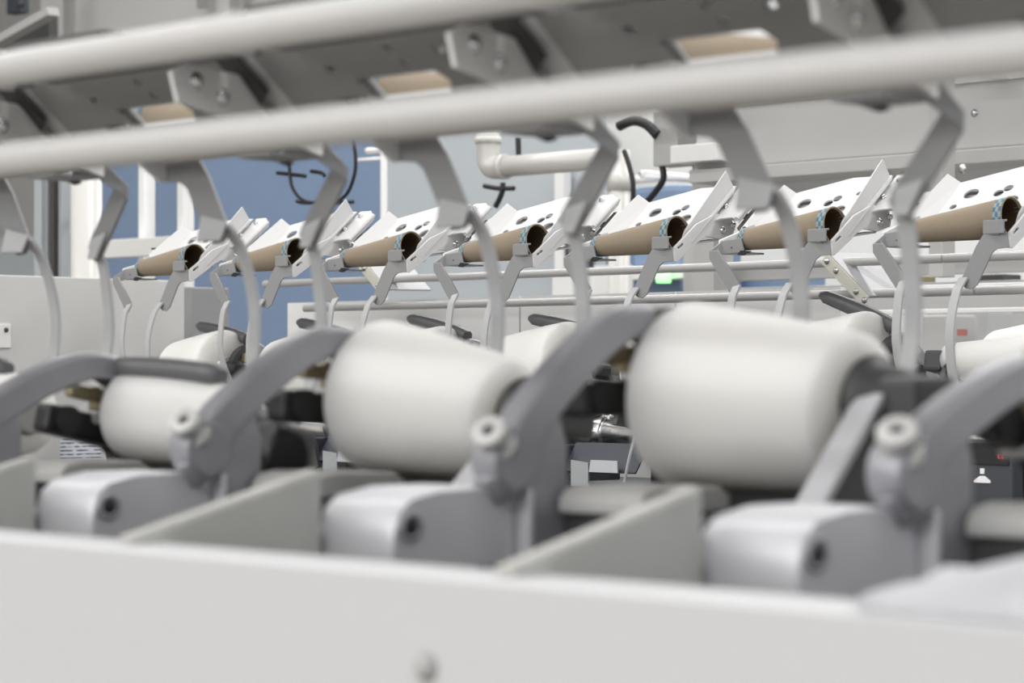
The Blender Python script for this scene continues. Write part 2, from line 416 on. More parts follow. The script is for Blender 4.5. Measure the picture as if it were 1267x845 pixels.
def tray_set(near):
    L = []
    UX[0] = .055 if near else .006
    HSH[0] = V((-.006, 0, -.010)) if near else V((0, 0, 0))
    def tpart(name, fn, m, bev=0.0):
        def g(b):
            fn(b)
            if near:                                 # the near row's trays end lower
                if name == 'holder_arm':             # and their arms stop under the panel
                    bmesh.ops.bisect_plane(b, geom=b.verts[:] + b.edges[:] + b.faces[:], plane_co=(0, .868, 0), plane_no=(0, 1, 0), clear_outer=True)
                    bmesh.ops.holes_fill(b, edges=[e for e in b.edges if e.is_boundary], sides=0)
                if name in ('tray', 'side_wing', 'ledge', 'flange', 'flange_lip', 'drive_slot', 'under_panel'):
                    bmesh.ops.bisect_plane(b, geom=b.verts[:] + b.edges[:] + b.faces[:], plane_co=(0, 0, .262), plane_no=(0, 0, 1), clear_outer=True)
                    bmesh.ops.holes_fill(b, edges=[e for e in b.edges if e.is_boundary], sides=0)
        L.append((name, mesh(name, g, m, bev, P0)))
    tpart('tray', f_tray, 'tray', .0006)
    tpart('under_panel', f_under, 'under' if near else 'beam')
    tpart('side_wing', f_wing, 'tray', .0006)
    tpart('ledge', f_ledge, 'tray', .0005)
    tpart('drive_slot', f_slot, 'mech')
    tpart('flange', f_flange, 'tray', .0006)
    tpart('flange_lip', f_flange_lip, 'tray')
    tpart('holder_arm', f_arm, 'holder', .0008)
    if not near: tpart('arm_lip', f_arm_lip, 'grey')
    tpart('rear_arm', f_rear_arm, 'white', .0008)
    tpart('bolt', rear_bolt(.978, .2313), 'chrome')
    tpart('bolt', rear_bolt(.945, .221), 'chrome')
    tpart('hook_plate', f_hook_a_plate, 'hook', .0008)
    if near:
        tpart('hook_foot_glint', f_bend_a, 'arm', .0006)
        tpart('hook_foot_glint', f_bend_b, 'arm', .0006)
    tpart('hook_strip', f_hook_a_strip, 'arm', .0006)
    tpart('hook_plate', f_hook_b_plate, 'hook', .0008)
    tpart('hook_link', f_hook_b_link, 'hook', .0008)
    tpart('hook_strip', f_hook_b_strip, 'arm', .0006)
    tpart('end_plate', f_end_plate, 'hook', .0005)
    tpart('end_fork', f_end_fork, 'arm')
    tpart('end_clip', f_end_clip, 'black')
    tpart('rivet', f_pin, 'castdark')
    tpart('retaining_tab', f_tab, 'hook', .0006)
    tpart('drive_housing', f_house, 'mech')
    tpart('housing_tab', f_house_tab, 'arm')
    for p, d in () if near else (((.0212, .928, .2293), (1, 0, 0)), ((.0212, .9557, .2395), (1, 0, 0))): tpart('bolt', bolt_at(p, d), 'chrome')
    for x, y in ((-.291, .972), (-.298, .938)):
        if not (near and tz(y) > .258): tpart('ledge_bolt', bolt_at((x, y, tz(y) - .002), TN, .0042), 'steel')
    for x, y in ((-.215, .885), (-.212, .90), (-.213, .915)):
        tpart('latch_screw', bolt_at((x, y, tz(y) - .002), TN, .0034), 'castdark')
    return L
tray_far, tray_near = tray_set(False), tray_set(True)
tray_first = [q for q in tray_far if q[0] not in ('ledge', 'drive_slot', 'ledge_bolt', 'latch_screw')]   # nothing stands to the left of the first tray

CONE0 = V((-.085, .83, .204))
CR0, CR1, CX0, CX1 = .031, .0165, .010, -.174
def crad(x): return CR0 + (CR1 - CR0) * (CX0 - x) / (CX0 - CX1)
CB = .188                                    # height of the generator the cone lies on
def cone_axis():
    a = V((CX0, .83, CB + CR0)); b = V((CX1, .83, CB + CR1)); return a, (b - a)
def f_cone(b):
    a, d = cone_axis(); L = d.length
    lathe(b, [(.012, CR0 - .001 - .0022), (.0, CR0 - .0022), (0, CR0), (L * .5, (CR0 + CR1) / 2), (L - .002, CR1), (L, CR1 - .001), (L, CR1 - .003), (L * .95, CR1 - .003)], a, d, 36, cap=False)
def f_cone_in(b):  # inner wall, its shade put into a darker brown
    a, d = cone_axis(); L = d.length
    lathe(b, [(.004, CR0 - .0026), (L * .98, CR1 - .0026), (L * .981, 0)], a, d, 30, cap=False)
def f_band(b):
    a, d = cone_axis(); L = d.length
    r = lambda s: CR0 + (CR1 - CR0) * s / L + .0003
    lathe(b, [(.0006, r(0)), (.0155, r(.0155))], a, d, 48, cap=False, uv=True)
def f_band2(b):
    a, d = cone_axis(); L = d.length
    r = lambda s: CR0 + (CR1 - CR0) * s / L + .0003
    lathe(b, [(L - .013, r(L - .013)), (L - .003, r(L - .003))], a, d, 36, cap=False, uv=True)
cone_parts = [('cone_tube', mesh('cone_tube', f_cone, 'card', 0, CONE0)), ('tube_inside_shade', mesh('tube_inside_shade', f_cone_in, 'card_shaded', 0, CONE0)),
              ('printed_band', mesh('printed_band', f_band, 'band', 0, CONE0)), ('printed_band', mesh('printed_band', f_band2, 'band', 0, CONE0))]

DY, DZ, DR = .892, -.1115, .0285             # winding drum axis and radius
PX0, PX1 = -.112, -.262
def package_mesh(Rb, Rs, zb=None):
    zb = DZ + DR + .0005 if zb is None else zb
    a = V((PX0, DY, zb + Rb)); b_ = V((PX1, DY, zb + Rs)); d = b_ - a; L = d.length
    tilt = math.asin((Rb - Rs) / L)
    def f(b):
        e = .006; pr = []
        pr.append((-.002, .022)); pr.append((-.003, Rb * .55)); pr.append((-.001, Rb - e * 1.5))
        for k in range(5):
            t = PI / 2 * k / 4; pr.append((e * (1 - math.cos(t)) if False else e - e * math.cos(t), Rb - e + e * math.sin(t)))
        for k in range(1, 8):
            t = k / 8; pr.append((e + (L - 2 * e) * t, Rb + (Rs - Rb) * t + .0012 * math.sin(PI * t)))
        for k in range(5):
            t = PI / 2 * (1 - k / 4); pr.append((L - e + e * math.cos(t), Rs - e + e * math.sin(t)))
        pr.append((L + .001, Rs - e * 1.6)); pr.append((L + .003, Rs * .55)); pr.append((L + .002, .018))
        lathe(b, pr, a, d, 48, cap=False)
    def g(b):
        lathe(b, [(-.010, .0225), (-.010, .026), (L * .5, .021), (L + .010, .0165), (L + .010, .0135)], a, d, 28)
    c = (a + b_) / 2
    return mesh('yarn', f, 'yarn', 0, c), mesh('core_tube', g, 'core', 0, c), c

# ---- cradle: two arms on a pivot, hub, handle (fixed to the pivot point)
PIV = V((-.105, 1.063, -.044))
def f_c_arm(b):
    pts = [(1.068, -.066), (1.060, -.054), (1.046, -.036), (1.018, -.012), (.985, .012), (.957, .0265), (.938, .0305), (.926, .030)]
    P = smooth_path([(-.105, y, z) for y, z in pts], 4)
    n = len(P)
    R = []
    for i, p in enumerate(P):
        d = (P[min(i + 1, n - 1)] - P[max(i - 1, 0)]).normalized(); m = d.cross(V((1, 0, 0)))
        t = i / (n - 1); hw = .0165 * (1 - .38 * t); hx = .0115
        R.append([b.verts.new(p + V((sx * hx * c, 0, 0)) + m * s * hw * e) for sx, s, c, e in ((-1, -1, .8, 1), (1, -1, .8, 1), (1, -1, 1, .88), (1, 1, 1, .72), (1, 1, .62, 1), (-1, 1, .62, 1), (-1, 1, 1, .72), (-1, -1, 1, .88))])
    for k in range(n - 1):
        for i in range(8):
            j = (i + 1) % 8; f = b.faces.new((R[k][i], R[k][j], R[k + 1][j], R[k + 1][i]))
    b.faces.new(R[0][::-1]); b.faces.new(R[-1])
    lathe(b, [(-.0118, .0205), (.0118, .0205)], V((-.105, 1.064, -.060)), V((1, 0, 0)), 24)
def f_c_neck(b):                             # darker neck from the arm's end down to the chuck
    ribbon(b, [(-.100, .934, .027), (-.098, .912, .020), (-.097, .895, .004), (-.097, .886, -.020)], (1, 0, 0), .016, .016, 4)
def f_c_knob(b):
    d = V((-.30, .75, .58)).normalized(); o = V((-.104, 1.066, -.056))
    lathe(b, [(0, .0125), (.006, .0125), (.007, .0138), (.012, .0138), (.013, .0105), (.019, .0105), (.020, .0120), (.026, .0120), (.028, .0108), (.028, .0045), (.024, .004), (.024, 0)], o, d, 28)
def f_c_knob_hole(b):  # dark plug whose colour stands for shade in the knob's hole
    d = V((-.30, .75, .58)).normalized(); o = V((-.104, 1.066, -.056))
    lathe(b, [(.0245, .0042), (.0262, .0042), (.0262, 0)], o, d, 14)
def f_c_hub(b):                              # big-end chuck: black collar beyond the arm, cone flange inside
    lathe(b, [(-.020, .012), (-.020, .019), (.022, .020), (.022, .017), (.030, .017), (.030, .010)], V((-.100, .886, -.024)), V((1, 0, 0)), 28)
    bx(b, (-.094, .885, -.036), (-.070, .975, -.010), .006)
    lathe(b, [(0, .013), (.030, .013)], V((-.098, .955, -.022)), V((1, 0, 0)), 22)
def f_c_disc(b):
    lathe(b, [(0, .019), (.006, .021), (.008, .019)], V((-.093, .966, -.062)), V((1, 0, .0)), 26)
def f_c_flange(b):
    lathe(b, [(0, .030), (.004, .033), (.010, .024)], V((-.117, .886, -.026)), V((1, 0, 0)), 28)
def f_c_brass(b):
    bx(b, (-.094, .905, -.006), (-.076, .925, .014), .003); bx(b, (-.092, .93, .0), (-.08, .955, .012), .003)
    lathe(b, [(0, .006), (.02, .006)], V((-.094, .93, .008)), V((1, 0, 0)), 12)
def f_c_pin(b):
    lathe(b, [(0, .005), (.02, .005), (.021, .003)], V((-.095, .955, .012)), V((1, 0, 0)), 12)
    lathe(b, [(0, .005), (.02, .005), (.021, .003)], V((-.095, .925, -.014)), V((1, 0, 0)), 12)
HND = V((-.10, .925, .032))
def f_c_handle(b):
    P = [(-.100, .925, .030), (-.125, .922, .032), (-.18, .917, .032), (-.238, .913, .030)]
    R = []; n = len(P)
    Q = smooth_path(P, 4); n = len(Q)
    for i, p in enumerate(Q):
        t = i / (n - 1); hh = .0085 + .002 * math.sin(PI * t); hy = .010
        if i == n - 1: hh *= .55; hy *= .6
        R.append([b.verts.new(p + V((0, y * hy, z * hh))) for y, z in ((-1, -.5), (-.6, -1), (.6, -1), (1, -.5), (1, .5), (.6, 1), (-.6, 1), (-1, .5))])
    for k in range(n - 1):
        for i in range(8):
            j = (i + 1) % 8; f = b.faces.new((R[k][i], R[k][j], R[k + 1][j], R[k + 1][i])); f.smooth = True
    b.faces.new(R[0][::-1]); b.faces.new(R[-1])
def f_c_arm2(b):
    plate(b, [(.866, -.016), (.872, -.008), (.882, -.004), (.898, -.014), (.915, -.036), (.972, -.092), (.985, -.125), (.838, -.125), (.848, -.085)], .010, (-.281, 0, 0), (0, 1, 0), (0, 0, 1))
def f_c_arm2_lit_edge(b):  # pale bar painting the lit edge of the dark tail arm
    ribbon(b, [(-.283, .903, -.020), (-.283, .93, -.048), (-.283, .985, -.105)], (1, 0, 0), .022, .007, 4)
def f_c_hub2(b):
    lathe(b, [(0, .012), (.001, .031), (.008, .033), (.012, .026), (.034, .022), (.036, .014)], V((-.264, .884, -.026)), V((-1, 0, 0)), 26)
    bx(b, (-.318, .858, -.040), (-.286, .905, -.008), .005)
cradle_parts = [('cradle_arm', mesh('cradle_arm', f_c_arm, 'cast', .002, PIV)), ('arm_neck', mesh('arm_neck', f_c_neck, 'castdark', 0, PIV)), ('pivot_knob', mesh('pivot_knob', f_c_knob, 'knob', 0, PIV)),
    ('knob_hole_shade', mesh('knob_hole_shade', f_c_knob_hole, 'castdark', 0, PIV)),
    ('chuck', mesh('chuck', f_c_hub, 'black', 0, PIV)), ('brake_disc', mesh('brake_disc', f_c_disc, 'black', 0, PIV)),
    ('chuck_flange', mesh('chuck_flange', f_c_flange, 'steel', 0, PIV)), ('spring_block', mesh('spring_block', f_c_brass, 'brass', 0, PIV)),
    ('pin', mesh('pin', f_c_pin, 'knob', 0, PIV)), ('handle', mesh('handle', f_c_handle, 'handle', 0, HND)),
    ('tail_arm', mesh('tail_arm', f_c_arm2, 'castdark', .002, PIV)), ('tail_arm_lit_edge', mesh('tail_arm_lit_edge', f_c_arm2_lit_edge, 'castlight', .002, PIV)),
    ('tail_chuck', mesh('tail_chuck', f_c_hub2, 'darkgrey', 0, PIV))]

# ---- winding head that stays on the machine
W0 = V((-.15, 1.0, -.2))
def f_w_house(b):
    # rounded cast cover: profile in (y, z) swept along x
    prof = [(1.055, -.155), (1.055, -.096), (1.062, -.084), (1.078, -.0775), (1.12, -.0775), (1.148, -.082), (1.159, -.091), (1.163, -.105), (1.163, -.155)]
    xs = [(-.105, .80, .004), (-.101, .94, .001), (-.092, 1, 0), (-.045, 1, 0), (-.036, .95, .001), (-.033, .82, .004)]
    R = []
    for x, k, dz in xs:
        R.append([b.verts.new((x, 1.11 + (y - 1.11) * (.9 + .1 * k), z if z < -.15 else -.155 + (z + .155) * (.9 + .1 * k))) for y, z in prof])
    n = len(prof)
    for a in range(len(R) - 1):
        for i in range(n):
            j = (i + 1) % n; f = b.faces.new((R[a][i], R[a][j], R[a + 1][j], R[a + 1][i])); f.smooth = True
    b.faces.new(R[0][::-1]); b.faces.new(R[-1])
def f_w_socket(b):
    lathe(b, [(0, .0095), (.0035, .0095), (.0038, .006), (.001, .0055), (.001, 0)], V((-.1035, 1.149, -.1005)), V((-1, 0, 0)), 20)
def f_w_socket_hole(b): lathe(b, [(.0012, .0056), (.0034, .0056), (.0034, 0)], V((-.1035, 1.149, -.1005)), V((-1, 0, 0)), 16)  # black plug standing for the shade in the ring's hole
def f_w_base(b):
    bx(b, (-.125, 1.005, -.165), (-.092, 1.09, -.128), .003)
    bx(b, (-.098, 1.02, -.135), (-.06, 1.06, -.12), .003)
def f_w_bracket(b):                          # upright that carries the cradle pivot
    plate(b, [(1.014, -.165), (1.014, -.052), (1.022, -.030), (1.05, -.045), (1.075, -.055), (1.075, -.076), (1.047, -.084), (1.047, -.165)], .021, (-.1045, 0, 0), (0, 1, 0), (0, 0, 1))
    lathe(b, [(0, .013), (.022, .013)], V((-.104, 1.062, -.083)), V((0, .6, .8)), 18)
def f_w_strip(b): bx(b, (-.1165, 1.0475, -.165), (-.0905, 1.053, -.080), .002)
def f_w_cover(b):                            # drum cover plate
    prof = [(.935, -.085), (.945, -.079), (1.005, -.0775), (1.02, -.080), (1.027, -.087), (1.027, -.096), (.935, -.096)]
    for x0, x1 in ((-.190, -.118),):
        plate(b, prof, x1 - x0, ((x0 + x1) / 2, 0, 0), (0, 1, 0), (0, 0, 1))
def f_w_under(b): bx(b, (-.287, .93, -.2), (-.115, 1.018, -.0965), .003)  # dark box added to stand for the shadow under the yarn
def f_w_drum(b):
    lathe(b, [(0, .012), (0, DR - .003), (.003, DR), (.150, DR), (.153, DR - .003), (.153, .012)], V((-.105, DY, DZ)), V((-1, 0, 0)), 32)
def f_w_collar(b):
    lathe(b, [(0, .012), (0, DR + .002), (.002, DR + .0045), (.068, DR + .0045), (.070, DR - .004), (.070, .012)], V((-.262, DY, DZ - .001)), V((-1, 0, 0)), 32)
def f_w_fit(b):
    lathe(b, [(0, .0065), (.006, .0075), (.010, .0065), (.014, .003)], V((-.022, 1.168, -.092)), V((0, .8, .6)), 14)
    lathe(b, [(0, .0065), (.005, .0075), (.009, .005)], V((-.019, 1.176, -.109)), V((0, .8, .6)), 14)
    bx(b, (-.034, 1.14, -.155), (-.012, 1.175, -.105), .004)
def f_w_cable(b): tube(b, [(-.0335, 1.172, -.088), (-.0325, 1.176, -.10), (-.031, 1.185, -.113), (-.030, 1.188, -.13)], .0035, 8)
def f_w_guide(b):                            # angled blue grey yarn guide plates below the drum, towards the aisle
    slab(b, [(-.285, .835, -.128), (-.12, .835, -.128), (-.12, .80, -.175), (-.285, .80, -.175)], .003)
    slab(b, [(-.285, .86, -.139), (-.20, .832, -.150), (-.12, .86, -.139), (-.12, .84, -.146), (-.20, .822, -.156), (-.285, .84, -.146)], .003)
    bx(b, (-.315, .80, -.18), (-.289, .86, -.132), .003)
def f_w_block(b):
    slab(b, [(-.312, .80, -.137), (-.29, .80, -.137), (-.275, .80, -.185), (-.305, .80, -.20)], .01)
def f_w_white(b):
    slab(b, [(-.265, .80, -.156), (-.225, .80, -.160), (-.225, .80, -.20), (-.265, .80, -.20)], .004)
    slab(b, [(-.215, .795, -.155), (-.155, .795, -.155), (-.15, .79, -.175), (-.215, .79, -.175)], .003)
def f_w_yarn(b): ribbon(b, [(-.118, .80, -.105), (-.128, .795, -.145), (-.136, .79, -.19)], (1, 0, 0), .005, .002)
winding_parts = [('gear_housing', mesh('gear_housing', f_w_house, 'castlight', 0, W0)), ('socket_ring', mesh('socket_ring', f_w_socket, 'cast', 0, W0)),
    ('socket_shade', mesh('socket_shade', f_w_socket_hole, 'black', 0, W0)),
    ('base_block', mesh('base_block', f_w_base, 'castdark', 0, W0)), ('pivot_bracket', mesh('pivot_bracket', f_w_bracket, 'cast', .002, W0)),
    ('face_strip', mesh('face_strip', f_w_strip, 'castlight', 0, W0)), ('drum_cover', mesh('drum_cover', f_w_cover, 'grey', .002, W0)),
    ('under_shade_box', mesh('under_shade_box', f_w_under, 'darkgrey', 0, W0)), ('drum', mesh('drum', f_w_drum, 'chrome', 0, W0)),
    ('drum_collar', mesh('drum_collar', f_w_collar, 'chrome', 0, W0)), ('fitting', mesh('fitting', f_w_fit, 'castlight', 0, W0)),
    ('cable', mesh('cable', f_w_cable, 'black', 0, W0)), ('yarn_guide', mesh('yarn_guide', f_w_guide, 'bluegrey', 0, W0)),
    ('cutter_block', mesh('cutter_block', f_w_block, 'darkgrey', 0, W0)), ('guide_card', mesh('guide_card', f_w_white, 'alu', 0, W0)),
    ('yarn_end', mesh('yarn_end', f_w_yarn, 'yarn', 0, W0))]
drum_shaded = ('drum', mesh('drum', f_w_drum, 'castdark', 0, W0))  # near drum's bright steel swapped for a shade-dark colour, killing glints
winding_near = [drum_shaded if q[0] == 'drum' else q for q in winding_parts if q[0] != 'drum_collar']
def f_drum_far(b): lathe(b, [(0, .012), (0, DR - .003), (.003, DR), (.236, DR), (.238, DR - .003), (.238, .012)], V((-.105, DY, DZ)), V((-1, 0, 0)), 32)
def f_collar_far(b): lathe(b, [(0, .012), (0, DR + .002), (.002, DR + .004), (.066, DR + .004), (.070, DR - .002), (.070, .012)], V((-.345, DY, DZ - .001)), V((-1, 0, 0)), 32)
WF = W0 + V((.085, 0, 0))
far_new = {'drum': (f_drum_far, 'chrome', W0), 'drum_collar': (f_collar_far, 'chrome', W0), 'yarn_guide': (f_w_guide, 'bluegrey', WF), 'cutter_block': (f_w_block, 'darkgrey', WF),
           'guide_card': (f_w_white, 'alu', WF), 'yarn_end': (f_w_yarn, 'yarn', WF)}
winding_far = [(nm, mesh(nm, far_new[nm][0], far_new[nm][1], 0, far_new[nm][2])) if nm in far_new else (nm, me) for nm, me in winding_parts]
DV0 = V((-.0395, 1.2, -.2))
def f_div(b):
    plate(b, [(1.317, -.2045), (1.317, -.1035), (1.168, -.0672), (1.168, -.2045)], .004, (-.0395, 0, 0), (0, 1, 0), (0, 0, 1))
    ribbon(b, [(-.0345, 1.317, -.1030), (-.0345, 1.168, -.0670)], (1, 0, 0), .012, .003, 0)
div_me = mesh('divider_plate', f_div, 'divider', .001, DV0)

def spot(p, n, front):                       # where a local point of position n stands in the hall
    if front: return V((XS - X0 - PITCH * n - p.x, YC - p.y, HC + p.z)), PI
    return V((X0 + PITCH * (n - 4) + p.x, YC + p.y, HC + p.z)), 0.0
def build(name, p, parts, n, front, label, cat, group, skip=(), sub=None, shift=None):
    loc, rz = spot(p + (shift or V((0, 0, 0))), n, front)
    r = empty(name, loc, rz); tag(r, label, cat, group)
    made = {}
    for nm, me in parts:
        if nm in skip: continue
        o = place(nm, me, made.get(sub[nm]) if sub and nm in sub else r); made[nm] = o
    return r, made

ORD = ['first', 'second', 'third', 'fourth', 'fifth', 'sixth', 'seventh']
def winding_position(n, front, who, Rb, Rs, htilt, hz=0.0, swing=0.0):
    DXW = DXN if front else DXF
    rw = 'near row' if front else 'far row'
    build('cone_tray', P0, tray_near if front else (tray_first if n == 0 else tray_far), n, front, 'white sloping cone tray with two hooks, %s of %s' % (who, rw), 'tray', 'cone trays of the %s' % rw)
    build('cardboard_cone', CONE0, cone_parts, n, front, 'brown cardboard cone with blue band on tray, %s of %s' % (who, rw), 'cone', 'cardboard cones of the %s' % rw)
    lifted = not front and n == 6            # the rightmost far cradle is lifted and holds a thin cone
    ym, cm, c = package_mesh(Rb, Rs, -.022 if lifted else None)
    loc, rz = spot(c + DXW + (V((-.03, 0, .004)) if lifted else V((0, 0, 0))), n, front)
    r = empty('yarn_package', loc, rz)
    tag(r, ('thin white yarn cone in the lifted cradle, %s of %s' if lifted else 'white cone of wound yarn on its winding drum, %s of %s') % (who, rw), 'yarn', 'yarn packages of the %s' % rw)
    place('yarn', ym, r); place('core_tube', cm, r)
    r, made = build('package_cradle', PIV, cradle_parts, n, front, ('lifted grey cast cradle above its drum, %s of %s' if lifted else 'grey cast cradle holding the yarn cone, %s of %s') % (who, rw), 'cradle', 'package cradles of the %s' % rw,
                    skip=('handle',) if front and n in (1, 2) else ('handle', 'brake_disc', 'tail_arm', 'tail_arm_lit_edge', 'tail_chuck') if front and n == 3 else ('handle', 'brake_disc'), sub={'knob_hole_shade': 'pivot_knob'}, shift=DXW)
    if front and n == -1: made['chuck'].location.z += .021
    if front and n == 2: made['brake_disc'].location.z -= .022
    hub = .005 if lifted else DZ + DR + (Rb + Rs) / 2
    ang = math.atan2(hub + .044, PIV.y - DY) - math.atan2(-.026 + .044, PIV.y - .886) + swing
    r.rotation_mode = 'XYZ'
    rz = PI if front else 0.0
    q = Matrix.Rotation(rz, 3, 'Z') @ Matrix.Rotation(-ang, 3, 'X')
    r.rotation_euler = q.to_euler()
    hide = lifted                            # its handle is folded down behind the drum
    h = place('handle', dict(cradle_parts)['handle'], r);
    h.location = HND - PIV + (V((0, 0, 0)) if front else V((0, .05, -.10)) if hide else V((0, 0, .014))); h.rotation_euler = (ang, htilt, hz if front else 0)
    h.scale = (1, 1, 1) if front else (1.1, 1.1, 1.1)
    build('winding_unit', W0, winding_near if front else winding_far, n, front, 'cast metal winding head with drum below the yarn, %s of %s' % (who, rw), 'machine', 'winding heads of the %s' % rw,
          sub={'socket_shade': 'socket_ring', 'socket_ring': 'gear_housing', 'drum_collar': 'drum'}, shift=DXW)
    loc, rz = spot(DV0 + DXW, n, front)
    if front:
        o = place('divider_plate', div_me); o.location = loc; o.rotation_euler = (0, 0, rz)
        tag(o, 'grey sheet divider between winding heads, %s of the near row' % who, 'divider', 'divider plates of the near row')
far = ['first from left', 'second from left', 'third from left', 'fourth from left', 'fifth from left', 'sixth from left', 'rightmost']
FB = [.080, .080, .080, .082, .084, .086, .032]
HT = [.2, .22, .24, .2, .22, .38, .3]
for n in range(7):
    winding_position(n, False, far[n], FB[n], FB[n] * .86, HT[n])
near = {3: ('at the left edge', .046, .037, -.02, .05, -.10), 2: ('left of centre', .0425, .0320, -.02, .05, -.11), 1: ('in the middle', .0605, .0445, -.10, .6, -.05),
        0: ('right of centre', .0645, .0530, -.12, .6), -1: ('at the right edge', .045, .037, 0, .1, -.17)}
for n, a in near.items():
    winding_position(n, True, *a)

# ------------------------------------------------------------------ rails, front panel, machine bodies
def rail(x0, x1, y, z, label, grp, r=.011):
    o = V((x0, y, HC + z))
    solo('guide_rail', lambda b: lathe(b, [(0, r - .0012), (.0008, r), (x1 - x0 - .0008, r), (x1 - x0, r - .0012)], o, (1, 0, 0), 28), 'rail', label, 'rail', grp, 0, o)
g = 'round rails of the near row'
rail(-2.9, .15, .868, .1896, 'round grey rail crossing the top of the picture, upper near rail', g)
rail(-2.9, .15, .870, .132, 'thick blurred round grey rail crossing in front, lower near rail', g)
g = 'round rails of the far row'
rail(-4.25, -2.4115, 3.51, .1896, 'long upper round rail behind the far trays', g, .0082)
rail(-2.4100, -1.2, 3.51, .1896, 'short upper round rail behind the far trays, at the right edge', g, .0082)
rail(-4.11, -2.3455, 3.51, .132, 'long lower round rail behind the far trays', g, .0082)
rail(-2.3440, -1.2, 3.51, .132, 'short lower round rail behind the far trays, at the right edge', g, .0082)
def rail_bracket(px, where):
    a = at(px, 319, 3.49); r = empty('rail_bracket', a)
    tag(r, 'cream slanted rail bracket with grey side joining both far rails, %s' % where, 'bracket', 'rail brackets of the far row')
    d = V((.092, 0, -.080)); dn = d.normalized(); nn = V((dn.z, 0, -dn.x)) * -1
    part('bracket_face', lambda b: slab(b, [a - nn * .011, a + nn * .011, a + d + nn * .011, a + d - nn * .011], .004), 'cream', r, .0006)
    part('bracket_side', lambda b: slab(b, [a + nn * .011, a + nn * .011 + V((.045, .085, 0)), a + d + nn * .011 + V((.045, .085, 0)), a + d + nn * .011], .004), 'arm', r, .0006)
    for t in (.08, .3, .78, .98):
        q = a + d * t + V((0, -.002, 0))
        part('bolt', bolt_at(q, (0, -1, 0), .0042), 'steel', r)
rail_bracket(1020, 'right of centre')
rail_bracket(441, 'left of centre')

# near row: the white panel towards the camera
def f_panel(b):
    prof = [(.868, -1.15), (.868, -.1105), (.8705, -.1075), (.876, -.1065), (.90, -.1065), (.90, -.112), (.874, -.112), (.874, -1.15)]
    plate(b, prof, 3.3, (-1.55, 0, HC), (0, 1, 0), (0, 0, 1))
pr = empty('front_panel', (-1.55, .87, .05)); tag(pr, 'large blurred white sheet metal panel along the bottom of the picture', 'panel')
part('panel_sheet', f_panel, 'panel', pr)
pb = at(527, 825, .8675)
part('screw', bolt_at(pb, (0, -1, 0), .006), 'grey', pr, label='small round grey screw in the white panel')
# machine bodies below the heads
bn = empty('winding_machine', (-1.5, 1.2, 0)); tag(bn, 'grey lower body of the near winding machine behind the white panel', 'machine')
part('body_shell', lambda b: bx(b, (-3.1, .90, 0), (.1, 1.30, 1.2 - .206)), 'castdark', bn)  # dark colour stands for the shadow in the gaps under the yarn
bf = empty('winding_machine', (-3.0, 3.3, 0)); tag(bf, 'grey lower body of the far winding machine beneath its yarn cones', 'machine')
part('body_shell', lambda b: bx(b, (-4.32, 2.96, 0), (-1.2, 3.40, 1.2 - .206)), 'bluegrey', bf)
xe = at(1040, 370, 3.62).x
def f_backboard(b):
    bx(b, (-4.30, 3.62, .9), (-3.55, 3.66, HC + .150)); bx(b, (-3.545, 3.62, .9), (-3.12, 3.66, HC + .150)); bx(b, (-3.115, 3.62, .9), (xe, 3.66, HC + .150))
part('back_board', f_backboard, 'white', bf, label='pale grey board behind the far yarn cones')

# control displays in the far machine, seen through gaps of the near row
def display(px, py, y, where):
    a = at(px, py, y); r = empty('control_display', a); tag(r, 'dark control display with red digits and white arrow key, %s' % where, 'display', 'control displays')
    part('display_case', lambda b: bx(b, a + V((-.05, 0, -.085)), a + V((.05, .03, .03)), .004), 'case', r)
    part('screen', lambda b: bx(b, a + V((-.045, -.002, -.006)), a + V((.045, .001, .026)), .001), 'black', r)
    def dig(b):
        for k in range(3, 5):
            x = .008 + k * .0065
            for z0, z1, x0, x1 in ((.004, .0048, 0, .004), (.009, .0098, 0, .004), (.004, .0095, 0, .0008)): bx(b, a + V((x + x0, -.003, z0)), a + V((x + x1, -.002, z1)))
    part('digits', dig, 'red', r)
    def key(b):
        plate(b, [(-.014, -.032), (.014, -.032), (.014, -.029), (.004, -.022), (-.004, -.022), (-.014, -.029)], .002, a + V((0, -.001, 0)), (1, 0, 0), (0, 0, 1))
        bx(b, a + V((-.0035, -.002, -.019)), a + V((.0035, 0, -.011)))
    part('arrow_key', key, 'bright', r)
    part('grey_trim', lambda b: bx(b, a + V((-.058, -.001, -.09)), a + V((-.050, .02, .03)), .001), 'arm', r)
display(1216, 570, 2.98, 'lower right between the near cradles')

# end cabinet of the far row (left), with its screw plate and data label
cx = -4.35
cb = empty('end_cabinet', (cx - .3, 3.0, 0)); tag(cb, 'pale grey end cabinet closing the far row at the left edge', 'cabinet')
part('cabinet_shell', lambda b: bx(b, (cx - .8, 2.3, 0), (cx, 3.36, HC + .196), .003), 'cabinet', cb)
pc = V((cx, 2.885, HC + .072))
part('screw_plate', lambda b: bx(b, pc + V((0, -.03, -.03)), pc + V((.004, .012, .02)), .001), 'white', cb)
part('screw', bolt_at(pc + V((.004, .0, .008)), (1, 0, 0), .004), 'castdark', cb)
lb = V((cx + .002, 3.085, HC - .175))
part('data_label', lambda b: bx(b, lb + V((-.002, -.06, -.055)), lb + V((0, .045, .055))), 'print', cb, label='white label printed with small lines')

# ------------------------------------------------------------------ background
bk = at(246, 370, 3.75)
solo('square_post', lambda b: bx(b, V((at(230, 0, 3.75).x, 3.7, 0)), V((at(230, 0, 3.75).x + .085, 3.82, HC + .20)), .004), 'hook', 'short grey square post behind the leftmost far cone', 'post')
def column(px, y, wx, wy, z0, z1, m, label, group=None):
    a = at(px, 455, y)
    return solo('square_column', lambda b: bx(b, V((a.x, y, z0)), V((a.x + wx, y + wy, z1)), .003), m, label, 'post', group)
